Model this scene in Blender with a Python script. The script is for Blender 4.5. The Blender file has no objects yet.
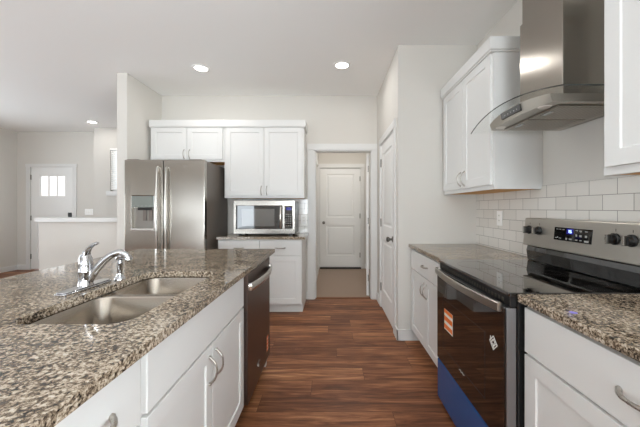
import bpy, bmesh, math, random
from mathutils import Vector, Matrix
random.seed(7)
C = bpy.context.scene.collection
SC = bpy.context.scene
PI = math.pi

# ------------------------------------------------------------------ camera, world, lights, exposure
F = 295.0
cam = bpy.data.cameras.new('camera'); cam_o = bpy.data.objects.new('camera', cam); C.objects.link(cam_o)
cam.sensor_width = 36.0; cam.lens = 36.0 * F / 640.0
cam.shift_x = -11.0 / 640; cam.shift_y = -5.5 / 640
cam.clip_start = 0.02
cam_o.location = (0, 0, 1.254); cam_o.rotation_euler = (PI / 2, 0, 0)
SC.camera = cam_o

w = bpy.data.worlds.new('sky'); SC.world = w; w.use_nodes = True
bg = w.node_tree.nodes['Background']; bg.inputs[0].default_value = (0.86, 0.93, 1.0, 1); bg.inputs[1].default_value = 0.9

def area(name, loc, rot, sx, sy, power, col=(1, 1, 1), spread=PI):
    l = bpy.data.lights.new(name, 'AREA'); l.shape = 'RECTANGLE'; l.size = sx; l.size_y = sy
    l.energy = power; l.color = col; l.spread = spread
    o = bpy.data.objects.new(name, l); C.objects.link(o); o.location = loc; o.rotation_euler = rot
    return o
# daylight through the patio door, the rear window and the living-room window, plus added fill
T_UP = math.radians(38)   # daylight lamps aimed upward to brighten the ceiling
DAY = (0.84, 0.93, 1.0)
area('daylight_patio', (-3.3, -3.75, 0.75), (PI / 2 + T_UP, 0, 0), 1.5, 1.6, 25, DAY)
area('daylight_rear_left', (-4.65, -3.6, 1.25), (PI / 2 + T_UP, 0, 0), 0.7, 1.0, 9, DAY)
area('daylight_rear', (-0.2, -3.75, 1.2), (PI / 2 + T_UP, 0, 0), 1.9, 1.3, 122, DAY)
area('daylight_living', (-7.1, 0.3, 1.0), (PI / 2 + T_UP, 0, -PI / 2), 3.0, 1.5, 62, DAY)
area('fill_stair', (-7.0, 3.5, 1.2), (PI / 2 + T_UP, 0, -PI / 2), 2.0, 1.3, 34, DAY)  # unseen left-wall source, added to brighten the entry wall
area('fill_nook', (2.1, -1.5, 1.1), (PI / 2 + T_UP, 0, PI / 2), 2.1, 1.3, 300, DAY)  # unseen right-wall source, added to brighten the island fronts
area('daylight_entry', (-3.83, 5.86, 1.95), (PI / 2, 0, PI), 0.7, 0.8, 0.7, (1, 1, 1))

SC.view_settings.view_transform = 'Standard'; SC.view_settings.look = 'None'
SC.view_settings.gamma = 1.0; SC.view_settings.use_curve_mapping = False
SC.view_settings.exposure = 0.83
SC.cycles.max_bounces = 12; SC.cycles.diffuse_bounces = 7; SC.cycles.glossy_bounces = 6
SC.cycles.transparent_max_bounces = 12

# ------------------------------------------------------------------ materials
def srgb(r, g, b):
    f = lambda c: (c / 12.92 if c <= 0.04045 else ((c + 0.055) / 1.055) ** 2.4)
    return (f(r / 255), f(g / 255), f(b / 255), 1)

def new_mat(name):
    m = bpy.data.materials.new(name); m.use_nodes = True
    return m, m.node_tree.nodes, m.node_tree.links, m.node_tree.nodes['Principled BSDF']

def plain(name, col, rough=0.5, metal=0.0, spec=0.5, coat=0.0, bump=0.0, bscale=300.0, emit=None, estr=0.0):
    m, N, L, b = new_mat(name)
    b.inputs['Base Color'].default_value = col; b.inputs['Roughness'].default_value = rough
    b.inputs['Metallic'].default_value = metal; b.inputs['Specular IOR Level'].default_value = spec
    b.inputs['Coat Weight'].default_value = coat
    tc = N.new('ShaderNodeTexCoord')
    nz = N.new('ShaderNodeTexNoise'); nz.inputs['Scale'].default_value = bscale; nz.inputs['Detail'].default_value = 3
    L.new(tc.outputs['Object'], nz.inputs['Vector'])
    if bump:
        bp = N.new('ShaderNodeBump'); bp.inputs['Strength'].default_value = bump; bp.inputs['Distance'].default_value = 0.002
        L.new(nz.outputs['Fac'], bp.inputs['Height']); L.new(bp.outputs['Normal'], b.inputs['Normal'])
    else:
        mr = N.new('ShaderNodeMapRange'); mr.inputs[3].default_value = max(rough - 0.03, 0); mr.inputs[4].default_value = rough + 0.03
        L.new(nz.outputs['Fac'], mr.inputs[0]); L.new(mr.outputs[0], b.inputs['Roughness'])
    if emit:
        b.inputs['Emission Color'].default_value = emit; b.inputs['Emission Strength'].default_value = estr
    return m

def brushed(name, col, rough, stretch=(1, 1, 60), amt=0.025, bump=0.0, aniso=0.6):
    m, N, L, b = new_mat(name)
    b.inputs['Anisotropic'].default_value = aniso
    b.inputs['Metallic'].default_value = 1.0; b.inputs['Base Color'].default_value = col
    tc = N.new('ShaderNodeTexCoord'); mp = N.new('ShaderNodeMapping'); mp.inputs['Scale'].default_value = stretch
    nz = N.new('ShaderNodeTexNoise'); nz.inputs['Scale'].default_value = 8; nz.inputs['Detail'].default_value = 4
    L.new(tc.outputs['Object'], mp.inputs[0]); L.new(mp.outputs[0], nz.inputs['Vector'])
    mr = N.new('ShaderNodeMapRange'); mr.inputs[3].default_value = rough - amt / 2; mr.inputs[4].default_value = rough + amt / 2
    L.new(nz.outputs['Fac'], mr.inputs[0]); L.new(mr.outputs[0], b.inputs['Roughness'])
    if bump:
        bp = N.new('ShaderNodeBump'); bp.inputs['Strength'].default_value = bump; bp.inputs['Distance'].default_value = 0.001
        L.new(nz.outputs['Fac'], bp.inputs['Height']); L.new(bp.outputs['Normal'], b.inputs['Normal'])
    return m

M = {}
M['wall'] = plain('wall_paint', srgb(212, 208, 201), 0.85, bump=0.06, bscale=160)
M['ceiling'] = plain('ceiling_paint', srgb(243, 243, 241), 0.9, bump=0.35, bscale=38)
M['cab'] = plain('cabinet_paint', srgb(220, 219, 216), 0.38)
M['trim'] = plain('trim_paint', srgb(220, 219, 216), 0.42)
M['door'] = plain('door_paint', srgb(234, 233, 230), 0.45)
M['dark'] = plain('dark_gap', srgb(38, 34, 32), 0.7)
M['black'] = plain('black_plastic', srgb(18, 18, 19), 0.3)
M['blackmat'] = plain('black_enamel', srgb(24, 23, 23), 0.22)
M['glass_black'] = plain('black_glass', srgb(12, 10, 9), 0.02, spec=0.8, coat=0.7)
M['ovenglass'] = plain('oven_glass', srgb(20, 14, 10), 0.03, spec=0.7, coat=0.3)
M['nickel'] = plain('satin_nickel', srgb(178, 172, 164), 0.28, 1.0)
M['chrome'] = plain('chrome', srgb(196, 196, 198), 0.06, 1.0)
M['hinge'] = plain('hinge_metal', srgb(120, 115, 108), 0.4, 1.0)
M['steel'] = brushed('stainless_steel', srgb(168, 162, 154), 0.2, (60, 60, 0.8))
M['steel_h'] = brushed('stainless_horizontal', srgb(180, 174, 165), 0.3, (60, 0.8, 60))
M['steel_x'] = brushed('stainless_crosswise', srgb(200, 196, 190), 0.25, (0.8, 60, 60))
M['steel_dw'] = brushed('dark_stainless', srgb(118, 106, 100), 0.32, (60, 1.0, 60))
M['door_trim'] = plain('oven_trim_metal', srgb(150, 149, 150), 0.4, 1.0)
M['sink'] = brushed('sink_steel', srgb(172, 163, 152), 0.24, (40, 1.0, 40), 0.08)
M['fridge_side'] = plain('fridge_side_paint', srgb(112, 103, 95), 0.45, bump=0.1, bscale=500)
M['wood_raw'] = plain('raw_plywood', srgb(222, 164, 86), 0.6)
M['blue'] = plain('blue_film', srgb(38, 84, 142), 0.22, spec=0.5)
M['white_plastic'] = plain('white_plastic', srgb(242, 241, 238), 0.35)
M['orange'] = plain('orange_paper', srgb(232, 118, 40), 0.5)
M['paper'] = plain('white_paper', srgb(238, 236, 230), 0.5)
M['violet'] = plain('violet_tape', srgb(120, 110, 200), 0.5)
M['lamp'] = plain('lamp_lens', (1, 1, 1, 1), 0.4, emit=(1, 0.97, 0.92, 1), estr=6)
M['lite'] = plain('daylit_pane', (0.9, 0.9, 0.9, 1), 0.1, emit=(1, 1, 1, 1), estr=0.5)
M['blue_led'] = plain('blue_digits', (0.1, 0.1, 0.4, 1), 0.4, emit=(0.35, 0.5, 1, 1), estr=2.0)
M['blue_lcd'] = plain('blue_display', srgb(16, 18, 78), 0.15, emit=(0.03, 0.03, 0.35, 1), estr=0.25)
M['legend'] = plain('panel_legend', srgb(160, 158, 154), 0.5)
M['mwsteel'] = brushed('microwave_steel', srgb(158, 153, 146), 0.22, (0.8, 60, 60))
M['mwwin'] = plain('perforated_grey', srgb(96, 94, 91), 0.03, spec=0.9, coat=0.6)
M['filter'] = brushed('filter_mesh', srgb(165, 158, 148), 0.35, (200, 200, 200), 0.2, 0.4, 0)
M['hall_floor'] = plain('hall_vinyl', srgb(152, 130, 113), 0.5, bump=0.15, bscale=90)
M['dispanel_refl'] = plain('dispenser_panel_reflection', srgb(128, 134, 129), 0.06, spec=0.7)  # grey-green base colour stands for a window mirrored in the dark display glass
M['cavity'] = plain('dispenser_grey', srgb(140, 136, 130), 0.35, 0.6)
M['lens'] = plain('frosted_lens', srgb(225, 222, 214), 0.3)

def granite():
    m, N, L, b = new_mat('granite')
    tc = N.new('ShaderNodeTexCoord')
    n1 = N.new('ShaderNodeTexNoise'); n1.inputs['Scale'].default_value = 92; n1.inputs['Detail'].default_value = 6; n1.inputs['Roughness'].default_value = 0.68; n1.inputs['Distortion'].default_value = 0.6
    n2 = N.new('ShaderNodeTexNoise'); n2.inputs['Scale'].default_value = 9; n2.inputs['Detail'].default_value = 3
    v = N.new('ShaderNodeTexVoronoi'); v.inputs['Scale'].default_value = 170; v.inputs['Randomness'].default_value = 1
    for n in (n1, n2, v): L.new(tc.outputs['Object'], n.inputs['Vector'])
    r1 = N.new('ShaderNodeValToRGB'); e = r1.color_ramp.elements
    e[0].position = 0.367; e[0].color = srgb(40, 37, 34)
    e[1].position = 0.405; e[1].color = srgb(82, 70, 59)
    for p, c in ((0.455, srgb(100, 86, 71)), (0.50, srgb(134, 118, 99)), (0.56, srgb(170, 154, 134)), (0.66, srgb(200, 188, 171))):
        x = e.new(p); x.color = c
    mx = N.new('ShaderNodeMath'); mx.operation = 'MULTIPLY_ADD'; mx.inputs[1].default_value = 0.22; mx.inputs[2].default_value = -0.11
    L.new(n2.outputs['Fac'], mx.inputs[0])
    ad = N.new('ShaderNodeMath'); ad.operation = 'ADD'; L.new(n1.outputs['Fac'], ad.inputs[0]); L.new(mx.outputs[0], ad.inputs[1])
    sep = N.new('ShaderNodeSeparateColor'); L.new(v.outputs['Color'], sep.inputs[0])
    m2 = N.new('ShaderNodeMath'); m2.operation = 'MULTIPLY_ADD'; m2.inputs[1].default_value = 0.16; m2.inputs[2].default_value = -0.08
    L.new(sep.outputs[0], m2.inputs[0])
    a2 = N.new('ShaderNodeMath'); a2.operation = 'ADD'; L.new(ad.outputs[0], a2.inputs[0]); L.new(m2.outputs[0], a2.inputs[1])
    L.new(a2.outputs[0], r1.inputs[0]); L.new(r1.outputs[0], b.inputs['Base Color'])
    b.inputs['Roughness'].default_value = 0.08; b.inputs['Specular IOR Level'].default_value = 0.42
    return m
M['granite'] = granite()

def wood_floor():
    m, N, L, b = new_mat('plank_floor')
    tc = N.new('ShaderNodeTexCoord')
    br = N.new('ShaderNodeTexBrick'); br.offset = 0.0; br.offset_frequency = 2
    for k, val in (('Scale', 1.0), ('Mortar Size', 0.0012), ('Mortar Smooth', 0.3), ('Bias', 0.0), ('Brick Width', 1.22), ('Row Height', 0.165)):
        br.inputs[k].default_value = val
    br.inputs['Color1'].default_value = (0, 0, 0, 1); br.inputs['Color2'].default_value = (1, 1, 1, 1); br.inputs['Mortar'].default_value = (0.5, 0.5, 0.5, 1)
    sx = N.new('ShaderNodeSeparateXYZ'); L.new(tc.outputs['Object'], sx.inputs[0])
    dv = N.new('ShaderNodeMath'); dv.operation = 'DIVIDE'; dv.inputs[1].default_value = 0.165; L.new(sx.outputs[1], dv.inputs[0])
    fl = N.new('ShaderNodeMath'); fl.operation = 'FLOOR'; L.new(dv.outputs[0], fl.inputs[0])
    wn_ = N.new('ShaderNodeTexWhiteNoise'); wn_.noise_dimensions = '1D'; L.new(fl.outputs[0], wn_.inputs['W'])
    sh = N.new('ShaderNodeMath'); sh.operation = 'MULTIPLY_ADD'; sh.inputs[1].default_value = 1.22; L.new(wn_.outputs['Value'], sh.inputs[0]); L.new(sx.outputs[0], sh.inputs[2])
    cx_ = N.new('ShaderNodeCombineXYZ'); L.new(sh.outputs[0], cx_.inputs[0]); L.new(sx.outputs[1], cx_.inputs[1])
    L.new(cx_.outputs[0], br.inputs['Vector'])
    off = N.new('ShaderNodeVectorMath'); off.operation = 'MULTIPLY_ADD'; off.inputs[1].default_value = (7, 3, 5)
    L.new(br.outputs['Color'], off.inputs[0]); L.new(tc.outputs['Object'], off.inputs[2])
    mp = N.new('ShaderNodeMapping'); mp.inputs['Scale'].default_value = (1.0, 11, 1); L.new(off.outputs[0], mp.inputs[0])
    g1 = N.new('ShaderNodeTexNoise'); g1.inputs['Scale'].default_value = 2.2; g1.inputs['Detail'].default_value = 7; g1.inputs['Roughness'].default_value = 0.65; g1.inputs['Distortion'].default_value = 0.8
    L.new(mp.outputs[0], g1.inputs['Vector'])
    mp2 = N.new('ShaderNodeMapping'); mp2.inputs['Scale'].default_value = (3, 80, 1); L.new(off.outputs[0], mp2.inputs[0])
    g2 = N.new('ShaderNodeTexNoise'); g2.inputs['Scale'].default_value = 2; g2.inputs['Detail'].default_value = 4; L.new(mp2.outputs[0], g2.inputs['Vector'])
    s = N.new('ShaderNodeMath'); s.operation = 'MULTIPLY_ADD'; s.inputs[1].default_value = 0.25; L.new(g2.outputs['Fac'], s.inputs[0]); L.new(g1.outputs['Fac'], s.inputs[2])
    s2 = N.new('ShaderNodeMath'); s2.operation = 'MULTIPLY_ADD'; s2.inputs[1].default_value = 0.16; L.new(br.outputs['Color'], s2.inputs[0]); L.new(s.outputs[0], s2.inputs[2])
    r = N.new('ShaderNodeValToRGB'); e = r.color_ramp.elements
    e[0].position = 0.42; e[0].color = srgb(72, 44, 30); e[1].position = 0.95; e[1].color = srgb(200, 146, 102)
    for p, c in ((0.58, srgb(102, 63, 43)), (0.71, srgb(132, 85, 57)), (0.82, srgb(160, 108, 74))):
        x = e.new(p); x.color = c
    L.new(s2.outputs[0], r.inputs[0])
    mix = N.new('ShaderNodeMix'); mix.data_type = 'RGBA'; L.new(br.outputs['Fac'], mix.inputs['Factor'])
    L.new(r.outputs[0], mix.inputs['A']); mix.inputs['B'].default_value = srgb(52, 31, 24)
    L.new(mix.outputs['Result'], b.inputs['Base Color'])
    b.inputs['Roughness'].default_value = 0.4; b.inputs['Specular IOR Level'].default_value = 0.16
    bp = N.new('ShaderNodeBump'); bp.inputs['Strength'].default_value = 0.12; bp.inputs['Distance'].default_value = 0.001
    L.new(g2.outputs['Fac'], bp.inputs['Height']); L.new(bp.outputs['Normal'], b.inputs['Normal'])
    return m
M['floor'] = wood_floor()

def tile_mat(name, axis, a0, z0):
    m, N, L, b = new_mat(name)
    tc = N.new('ShaderNodeTexCoord'); sp = N.new('ShaderNodeSeparateXYZ'); cb = N.new('ShaderNodeCombineXYZ')
    L.new(tc.outputs['Object'], sp.inputs[0])
    for src, dst, o in ((axis, 0, a0), (2, 1, z0)):
        s = N.new('ShaderNodeMath'); s.operation = 'SUBTRACT'; s.inputs[1].default_value = o
        L.new(sp.outputs[src], s.inputs[0]); L.new(s.outputs[0], cb.inputs[dst])
    br = N.new('ShaderNodeTexBrick'); br.offset = 0.5; br.offset_frequency = 2
    for k, val in (('Scale', 1.0), ('Mortar Size', 0.0016), ('Mortar Smooth', 0.15), ('Bias', 0.0), ('Brick Width', 0.1556), ('Row Height', 0.0794)):
        br.inputs[k].default_value = val
    br.inputs['Color1'].default_value = srgb(216, 211, 203); br.inputs['Color2'].default_value = srgb(224, 220, 213); br.inputs['Mortar'].default_value = srgb(132, 126, 118)
    L.new(cb.outputs[0], br.inputs['Vector']); L.new(br.outputs['Color'], b.inputs['Base Color'])
    mr = N.new('ShaderNodeMapRange'); mr.inputs[3].default_value = 0.12; mr.inputs[4].default_value = 0.8
    L.new(br.outputs['Fac'], mr.inputs[0]); L.new(mr.outputs[0], b.inputs['Roughness'])
    nz = N.new('ShaderNodeTexNoise'); nz.inputs['Scale'].default_value = 12; L.new(tc.outputs['Object'], nz.inputs['Vector'])
    s = N.new('ShaderNodeMath'); s.operation = 'MULTIPLY_ADD'; s.inputs[1].default_value = -1.0
    k = N.new('ShaderNodeMath'); k.operation = 'MULTIPLY'; k.inputs[1].default_value = 0.5; L.new(nz.outputs['Fac'], k.inputs[0])
    L.new(br.outputs['Fac'], s.inputs[0]); L.new(k.outputs[0], s.inputs[2])
    bp = N.new('ShaderNodeBump'); bp.inputs['Strength'].default_value = 0.35; bp.inputs['Distance'].default_value = 0.002
    L.new(s.outputs[0], bp.inputs['Height']); L.new(bp.outputs['Normal'], b.inputs['Normal'])
    return m
M['tile'] = tile_mat('subway_tile', 1, 1.498, 1.321)
M['tile_back'] = tile_mat('subway_tile_back', 0, -0.36, 1.321)

def thin_glass():
    m, N, L, b = new_mat('thin_glass')
    N.remove(b); out = N['Material Output']
    t = N.new('ShaderNodeBsdfTransparent'); t.inputs[0].default_value = (0.985, 0.993, 0.988, 1)
    g = N.new('ShaderNodeBsdfGlossy'); g.inputs['Roughness'].default_value = 0.02
    lw = N.new('ShaderNodeLayerWeight'); lw.inputs[0].default_value = 0.5
    pw = N.new('ShaderNodeMath'); pw.operation = 'POWER'; pw.inputs[1].default_value = 4.0; L.new(lw.outputs['Facing'], pw.inputs[0])
    f = N.new('ShaderNodeMath'); f.operation = 'MULTIPLY_ADD'; f.inputs[1].default_value = 0.22; f.inputs[2].default_value = 0.025; L.new(pw.outputs[0], f.inputs[0])
    mx = N.new('ShaderNodeMixShader'); L.new(f.outputs[0], mx.inputs[0]); L.new(t.outputs[0], mx.inputs[1]); L.new(g.outputs[0], mx.inputs[2])
    L.new(mx.outputs[0], out.inputs[0])
    return m
M['glass'] = thin_glass()
M['glass_edge'] = plain('glass_edge', srgb(46, 50, 48), 0.15)

# ------------------------------------------------------------------ mesh helpers
class MB:
    def __init__(s): s.b = bmesh.new()
    def box(s, x0, x1, y0, y1, z0, z1):
        v = [s.b.verts.new(p) for p in ((x0, y0, z0), (x1, y0, z0), (x1, y1, z0), (x0, y1, z0), (x0, y0, z1), (x1, y0, z1), (x1, y1, z1), (x0, y1, z1))]
        for f in ((3, 2, 1, 0), (4, 5, 6, 7), (0, 1, 5, 4), (1, 2, 6, 5), (2, 3, 7, 6), (3, 0, 4, 7)):
            s.b.faces.new([v[i] for i in f])
        return s
    def prism(s, poly, axis, a0, a1):
        def P(u, v, a): return {0: (a, u, v), 1: (u, a, v), 2: (u, v, a)}[axis]
        A = [s.b.verts.new(P(u, v, a0)) for u, v in poly]; B = [s.b.verts.new(P(u, v, a1)) for u, v in poly]
        s.b.faces.new(A[::-1]); s.b.faces.new(B); n = len(poly)
        for i in range(n): s.b.faces.new((A[i], A[(i + 1) % n], B[(i + 1) % n], B[i]))
        return s
    def tube(s, pts, r, n=12, flat=None):
        pts = [Vector(p) for p in pts]; k = len(pts)
        R = r if isinstance(r, (list, tuple)) else [r] * k
        t0 = (pts[1] - pts[0]).normalized()
        up = Vector((0, 0, 1)) if abs(t0.z) < 0.9 else Vector((1, 0, 0))
        nrm = (up - t0 * up.dot(t0)).normalized(); rings = []
        for i in range(k):
            t = (pts[min(i + 1, k - 1)] - pts[max(i - 1, 0)]).normalized()
            nrm = (nrm - t * nrm.dot(t)).normalized(); bi = t.cross(nrm)
            fa, fb = (flat if flat else (1, 1))
            rings.append([s.b.verts.new(pts[i] + nrm * (R[i] * fa * math.cos(2 * PI * j / n)) + bi * (R[i] * fb * math.sin(2 * PI * j / n))) for j in range(n)])
        for i in range(k - 1):
            for j in range(n): s.b.faces.new((rings[i][j], rings[i][(j + 1) % n], rings[i + 1][(j + 1) % n], rings[i + 1][j]))
        s.b.faces.new(rings[0][::-1]); s.b.faces.new(rings[-1])
        return s
    def lathe(s, prof, c=(0, 0, 0), axis=2, n=24):
        rings = []
        for r, h in prof:
            ring = []
            for j in range(n):
                a, b = r * math.cos(2 * PI * j / n), r * math.sin(2 * PI * j / n)
                p = {2: (a, b, h), 1: (a, h, b), 0: (h, a, b)}[axis]
                ring.append(s.b.verts.new((c[0] + p[0], c[1] + p[1], c[2] + p[2])))
            rings.append(ring)
        for i in range(len(rings) - 1):
            for j in range(n): s.b.faces.new((rings[i][j], rings[i][(j + 1) % n], rings[i + 1][(j + 1) % n], rings[i + 1][j]))
        s.b.faces.new(rings[0][::-1]); s.b.faces.new(rings[-1])
        return s
    def slab(s, w, h, t, panels, recess=0.007, slope=0.004, field=0.0, fieldin=0.03):
        """door slab: x 0..w, z 0..h, front face at y=-t, back y=0; panels = rectangles sunk into the front"""
        xs = sorted({0, w} | {p[0] for p in panels} | {p[1] for p in panels}); zs = sorted({0, h} | {p[2] for p in panels} | {p[3] for p in panels})
        V = {}
        def vf(x, z, y):
            k = (round(x, 5), round(z, 5), round(y, 5))
            if k not in V: V[k] = s.b.verts.new((x, y, z))
            return V[k]
        def q(*p): s.b.faces.new([vf(*a) for a in p])
        for i in range(len(xs) - 1):
            for j in range(len(zs) - 1):
                a, b, c, d = xs[i], xs[i + 1], zs[j], zs[j + 1]
                pan = any(p[0] <= a + 1e-6 and p[1] >= b - 1e-6 and p[2] <= c + 1e-6 and p[3] >= d - 1e-6 for p in panels)
                if not pan: q((a, c, -t), (b, c, -t), (b, d, -t), (a, d, -t))
                q((a, d, 0), (b, d, 0), (b, c, 0), (a, c, 0))
        for (a, b, c, d) in panels:
            loops = [(0, -t), (slope, -t + recess)]
            if field: loops += [(fieldin, -t + recess), (fieldin + 0.012, -t + recess - field)]
            for (i0, y0), (i1, y1) in zip(loops, loops[1:]):
                o = [(a + i0, c + i0, y0), (b - i0, c + i0, y0), (b - i0, d - i0, y0), (a + i0, d - i0, y0)]
                n = [(a + i1, c + i1, y1), (b - i1, c + i1, y1), (b - i1, d - i1, y1), (a + i1, d - i1, y1)]
                for k in range(4): q(o[k], o[(k + 1) % 4], n[(k + 1) % 4], n[k])
            q(*n)
        for i in range(len(xs) - 1):
            a, b = xs[i], xs[i + 1]
            q((a, 0, 0), (b, 0, 0), (b, 0, -t), (a, 0, -t)); q((a, h, -t), (b, h, -t), (b, h, 0), (a, h, 0))
        for j in range(len(zs) - 1):
            c, d = zs[j], zs[j + 1]
            q((0, c, -t), (0, d, -t), (0, d, 0), (0, c, 0)); q((w, c, 0), (w, d, 0), (w, d, -t), (w, c, -t))
        return s
    def xf(s, mat):
        bmesh.ops.transform(s.b, matrix=mat, verts=s.b.verts); return s
    def build(s, name, mat, parent=None, bevel=0.0, smooth=False, seg=2):
        bmesh.ops.recalc_face_normals(s.b, faces=s.b.faces)
        if smooth:
            for f in s.b.faces: f.smooth = True
            for e in s.b.edges:
                if len(e.link_faces) == 2 and e.calc_face_angle(0) > 0.7: e.smooth = False
        me = bpy.data.meshes.new(name); s.b.to_mesh(me); s.b.free()
        o = bpy.data.objects.new(name, me); C.objects.link(o); o.data.materials.append(M[mat])
        if parent is not None: o.parent = parent
        if bevel:
            md = o.modifiers.new('bevel', 'BEVEL'); md.width = bevel; md.segments = seg; md.limit_method = 'ANGLE'; md.angle_limit = 0.6
        return o

def tag(o, label, cat, group=None):
    o['label'] = label; o['category'] = cat
    if group: o['group'] = group
    return o
def thing(name, label, cat, loc=(0, 0, 0), rz=0.0, group=None):
    o = bpy.data.objects.new(name, None); C.objects.link(o); o.location = loc; o.rotation_euler = (0, 0, rz); o.empty_display_size = 0.05
    return tag(o, label, cat, group)
def struct(o, label=None, cat=None):
    o['kind'] = 'structure'
    if label: o['label'] = label
    if cat: o['category'] = cat
    return o
def bx(name, mat, parent, x0, x1, y0, y1, z0, z1, bevel=0.0):
    return MB().box(x0, x1, y0, y1, z0, z1).build(name, mat, parent, bevel)
def kids(o): return [c for c in C.objects if c.parent is o]
def dup(o, parent=None):
    c = o.copy(); C.objects.link(c)
    if parent is not None: c.parent = parent
    for k in kids(o): dup(k, c)
    return c

H = 2.80          # ceiling height
XR = 1.387        # right (tiled) wall
YB = 4.06         # back kitchen wall
YE = 6.0          # entry wall
XL = -6.38
YR = -3.0

# ------------------------------------------------------------------ room shell
def S(name, label, mb, mat, bevel=0.0, cat='wall'):
    return struct(mb.build(name, mat, None, bevel), label, cat)

S('floor', 'dark brown wood plank floor of kitchen and entry', MB().box(XL, XR, YR, YB + 0.06, -0.05, 0).box(XL, -0.9, YB + 0.06, YE + 0.1, -0.05, 0), 'floor', cat='floor')
S('floor_hall', 'pale tan floor of the hall beyond the doorway', MB().box(-0.9, 1.387, YB + 0.06, 6.25, -0.05, 0.002), 'hall_floor', cat='floor')
S('ceiling', 'pale grey textured ceiling over kitchen and entry', MB().box(XL - 0.1, XR + 0.1, YR - 0.1, 6.4, H, H + 0.05), 'ceiling', cat='ceiling')
S('wall_right', 'light greige painted wall behind the range and hood', MB().box(XR, XR + 0.1, YR, -2.5, 0, H).box(XR, XR + 0.1, -0.5, 6.3, 0, H).box(XR, XR + 0.1, -2.5, -0.5, 0, 0.85).box(XR, XR + 0.1, -2.5, -0.5, 2.15, H), 'wall')
S('wall_back', 'pale wall above the back cabinets and around the hall doorway',
  MB().box(-2.33, -0.234, YB, YB + 0.12, 0, H).box(0.562, 0.636, YB, YB + 0.12, 0, H).box(-0.234, 0.562, YB, YB + 0.12, 2.05, H), 'wall')
S('wall_wing', 'narrow white wing wall end standing left of the refrigerator', MB().box(-2.447, -2.33, 3.37, YB + 0.12, 0, H), 'wall', 0.004)
S('wall_pantry', 'white pantry wall corner with the pantry door',
  MB().box(0.636, XR, 2.80, 2.90, 0, H).box(0.636, 0.736, 2.90, 2.972, 0, H).box(0.636, 0.736, 3.75, YB, 0, H).box(0.636, 0.736, 2.972, 3.75, 2.05, H), 'wall')
S('wall_hall', 'grey shaded walls of the hall beyond the doorway',
  MB().box(-0.36, -0.26, YB + 0.12, 6.2, 0, H).box(0.80, 0.90, YB, 6.2, 0, H)
  .box(-0.26, -0.232, 6.1, 6.2, 0, H).box(0.62, 0.80, 6.1, 6.2, 0, H).box(-0.232, 0.62, 6.1, 6.2, 2.09, H), 'wall')
S('wall_entry', 'beige entry wall with the front door and blinds',
  MB().box(XL, -6.115, YE, YE + 0.1, 0, H).box(-5.238, -4.585, YE, YE + 0.1, 0, H).box(-6.115, -5.238, YE, YE + 0.1, 2.09, H)
  .box(-4.585, -4.27, 5.7, 5.8, 0, H).box(-3.40, -0.36, 5.7, 5.8, 0, H).box(-4.27, -3.40, 5.7, 5.8, 0, 1.58).box(-4.27, -3.40, 5.7, 5.8, 2.41, H)
  .box(-4.585, -4.485, 5.8, YE + 0.1, 0, H), 'wall')
S('wall_left', 'beige living room wall at the far left edge',
  MB().box(XL - 0.1, XL, YR, -1.2, 0, H).box(XL - 0.1, XL, 1.8, 2.5, 0, H).box(XL - 0.1, XL, 4.5, YE + 0.1, 0, H).box(XL - 0.1, XL, 2.5, 4.5, 0, 0.7).box(XL - 0.1, XL, 2.5, 4.5, 2.1, H).box(XL - 0.1, XL, -1.2, 1.8, 0, 0.6).box(XL - 0.1, XL, -1.2, 1.8, 2.1, H), 'wall')
S('wall_rear', 'pale wall behind the viewer with patio door and window',
  MB().box(XL, -5.0, YR - 0.1, YR, 0, H).box(-4.3, -4.0, YR - 0.1, YR, 0, H).box(-5.0, -4.3, YR - 0.1, YR, 0, 0.9).box(-5.0, -4.3, YR - 0.1, YR, 2.1, H).box(-2.6, -1.2, YR - 0.1, YR, 0, H).box(0.6, XR, YR - 0.1, YR, 0, H)
  .box(-4.0, -2.6, YR - 0.1, YR, 2.1, H).box(-1.2, 0.6, YR - 0.1, YR, 0, 0.95).box(-1.2, 0.6, YR - 0.1, YR, 2.15, H), 'wall')
S('wall_half', 'low white half wall with flat cap between kitchen and entry', MB().box(-3.862, -2.447, 3.90, 4.02, 0, 1.07), 'wall')
S('trim_1', 'white flat cap on top of the low half wall', MB().box(-3.880, -2.447, 3.86, 4.06, 1.069, 1.128), 'trim', 0.004, 'trim')
# window and patio-door frames behind the viewer
for n, (x0, x1, z0, z1) in ((1, (-4.0, -2.6, 0, 2.1)), (2, (-1.2, 0.6, 0.95, 2.15)), (6, (-5.0, -4.3, 0.9, 2.1))):
    m = MB(); xm = (x0 + x1) / 2
    m.box(x0, x0 + 0.06, -3.09, -2.98, z0, z1).box(x1 - 0.06, x1, -3.09, -2.98, z0, z1).box(xm - 0.04, xm + 0.04, -3.08, -3.0, z0, z1)
    m.box(x0, x1, -3.09, -2.98, z1 - 0.06, z1).box(x0, x1, -3.09, -2.98, z0, z0 + 0.06)
    S('window_%d' % n, 'white framed opening to daylight behind the viewer', m, 'trim', cat='window')
m = MB().box(XL - 0.09, XL + 0.02, -1.2, -1.14, 0.6, 2.1).box(XL - 0.09, XL + 0.02, 1.74, 1.8, 0.6, 2.1).box(XL - 0.08, XL, 0.26, 0.34, 0.6, 2.1)
m.box(XL - 0.09, XL + 0.02, -1.2, 1.8, 2.04, 2.1).box(XL - 0.09, XL + 0.02, -1.2, 1.8, 0.6, 0.66)
m.box(XL - 0.09, XL + 0.02, 2.5, 2.56, 0.7, 2.1).box(XL - 0.09, XL + 0.02, 4.44, 4.5, 0.7, 2.1).box(XL - 0.08, XL, 3.46, 3.54, 0.7, 2.1).box(XL - 0.09, XL + 0.02, 2.5, 4.5, 2.04, 2.1).box(XL - 0.09, XL + 0.02, 2.5, 4.5, 0.7, 0.76)  # second frame: unseen opening added for the entry fill lamp
S('window_3', 'white framed living room window and added fill opening on the left wall', m, 'trim', cat='window')

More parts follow.
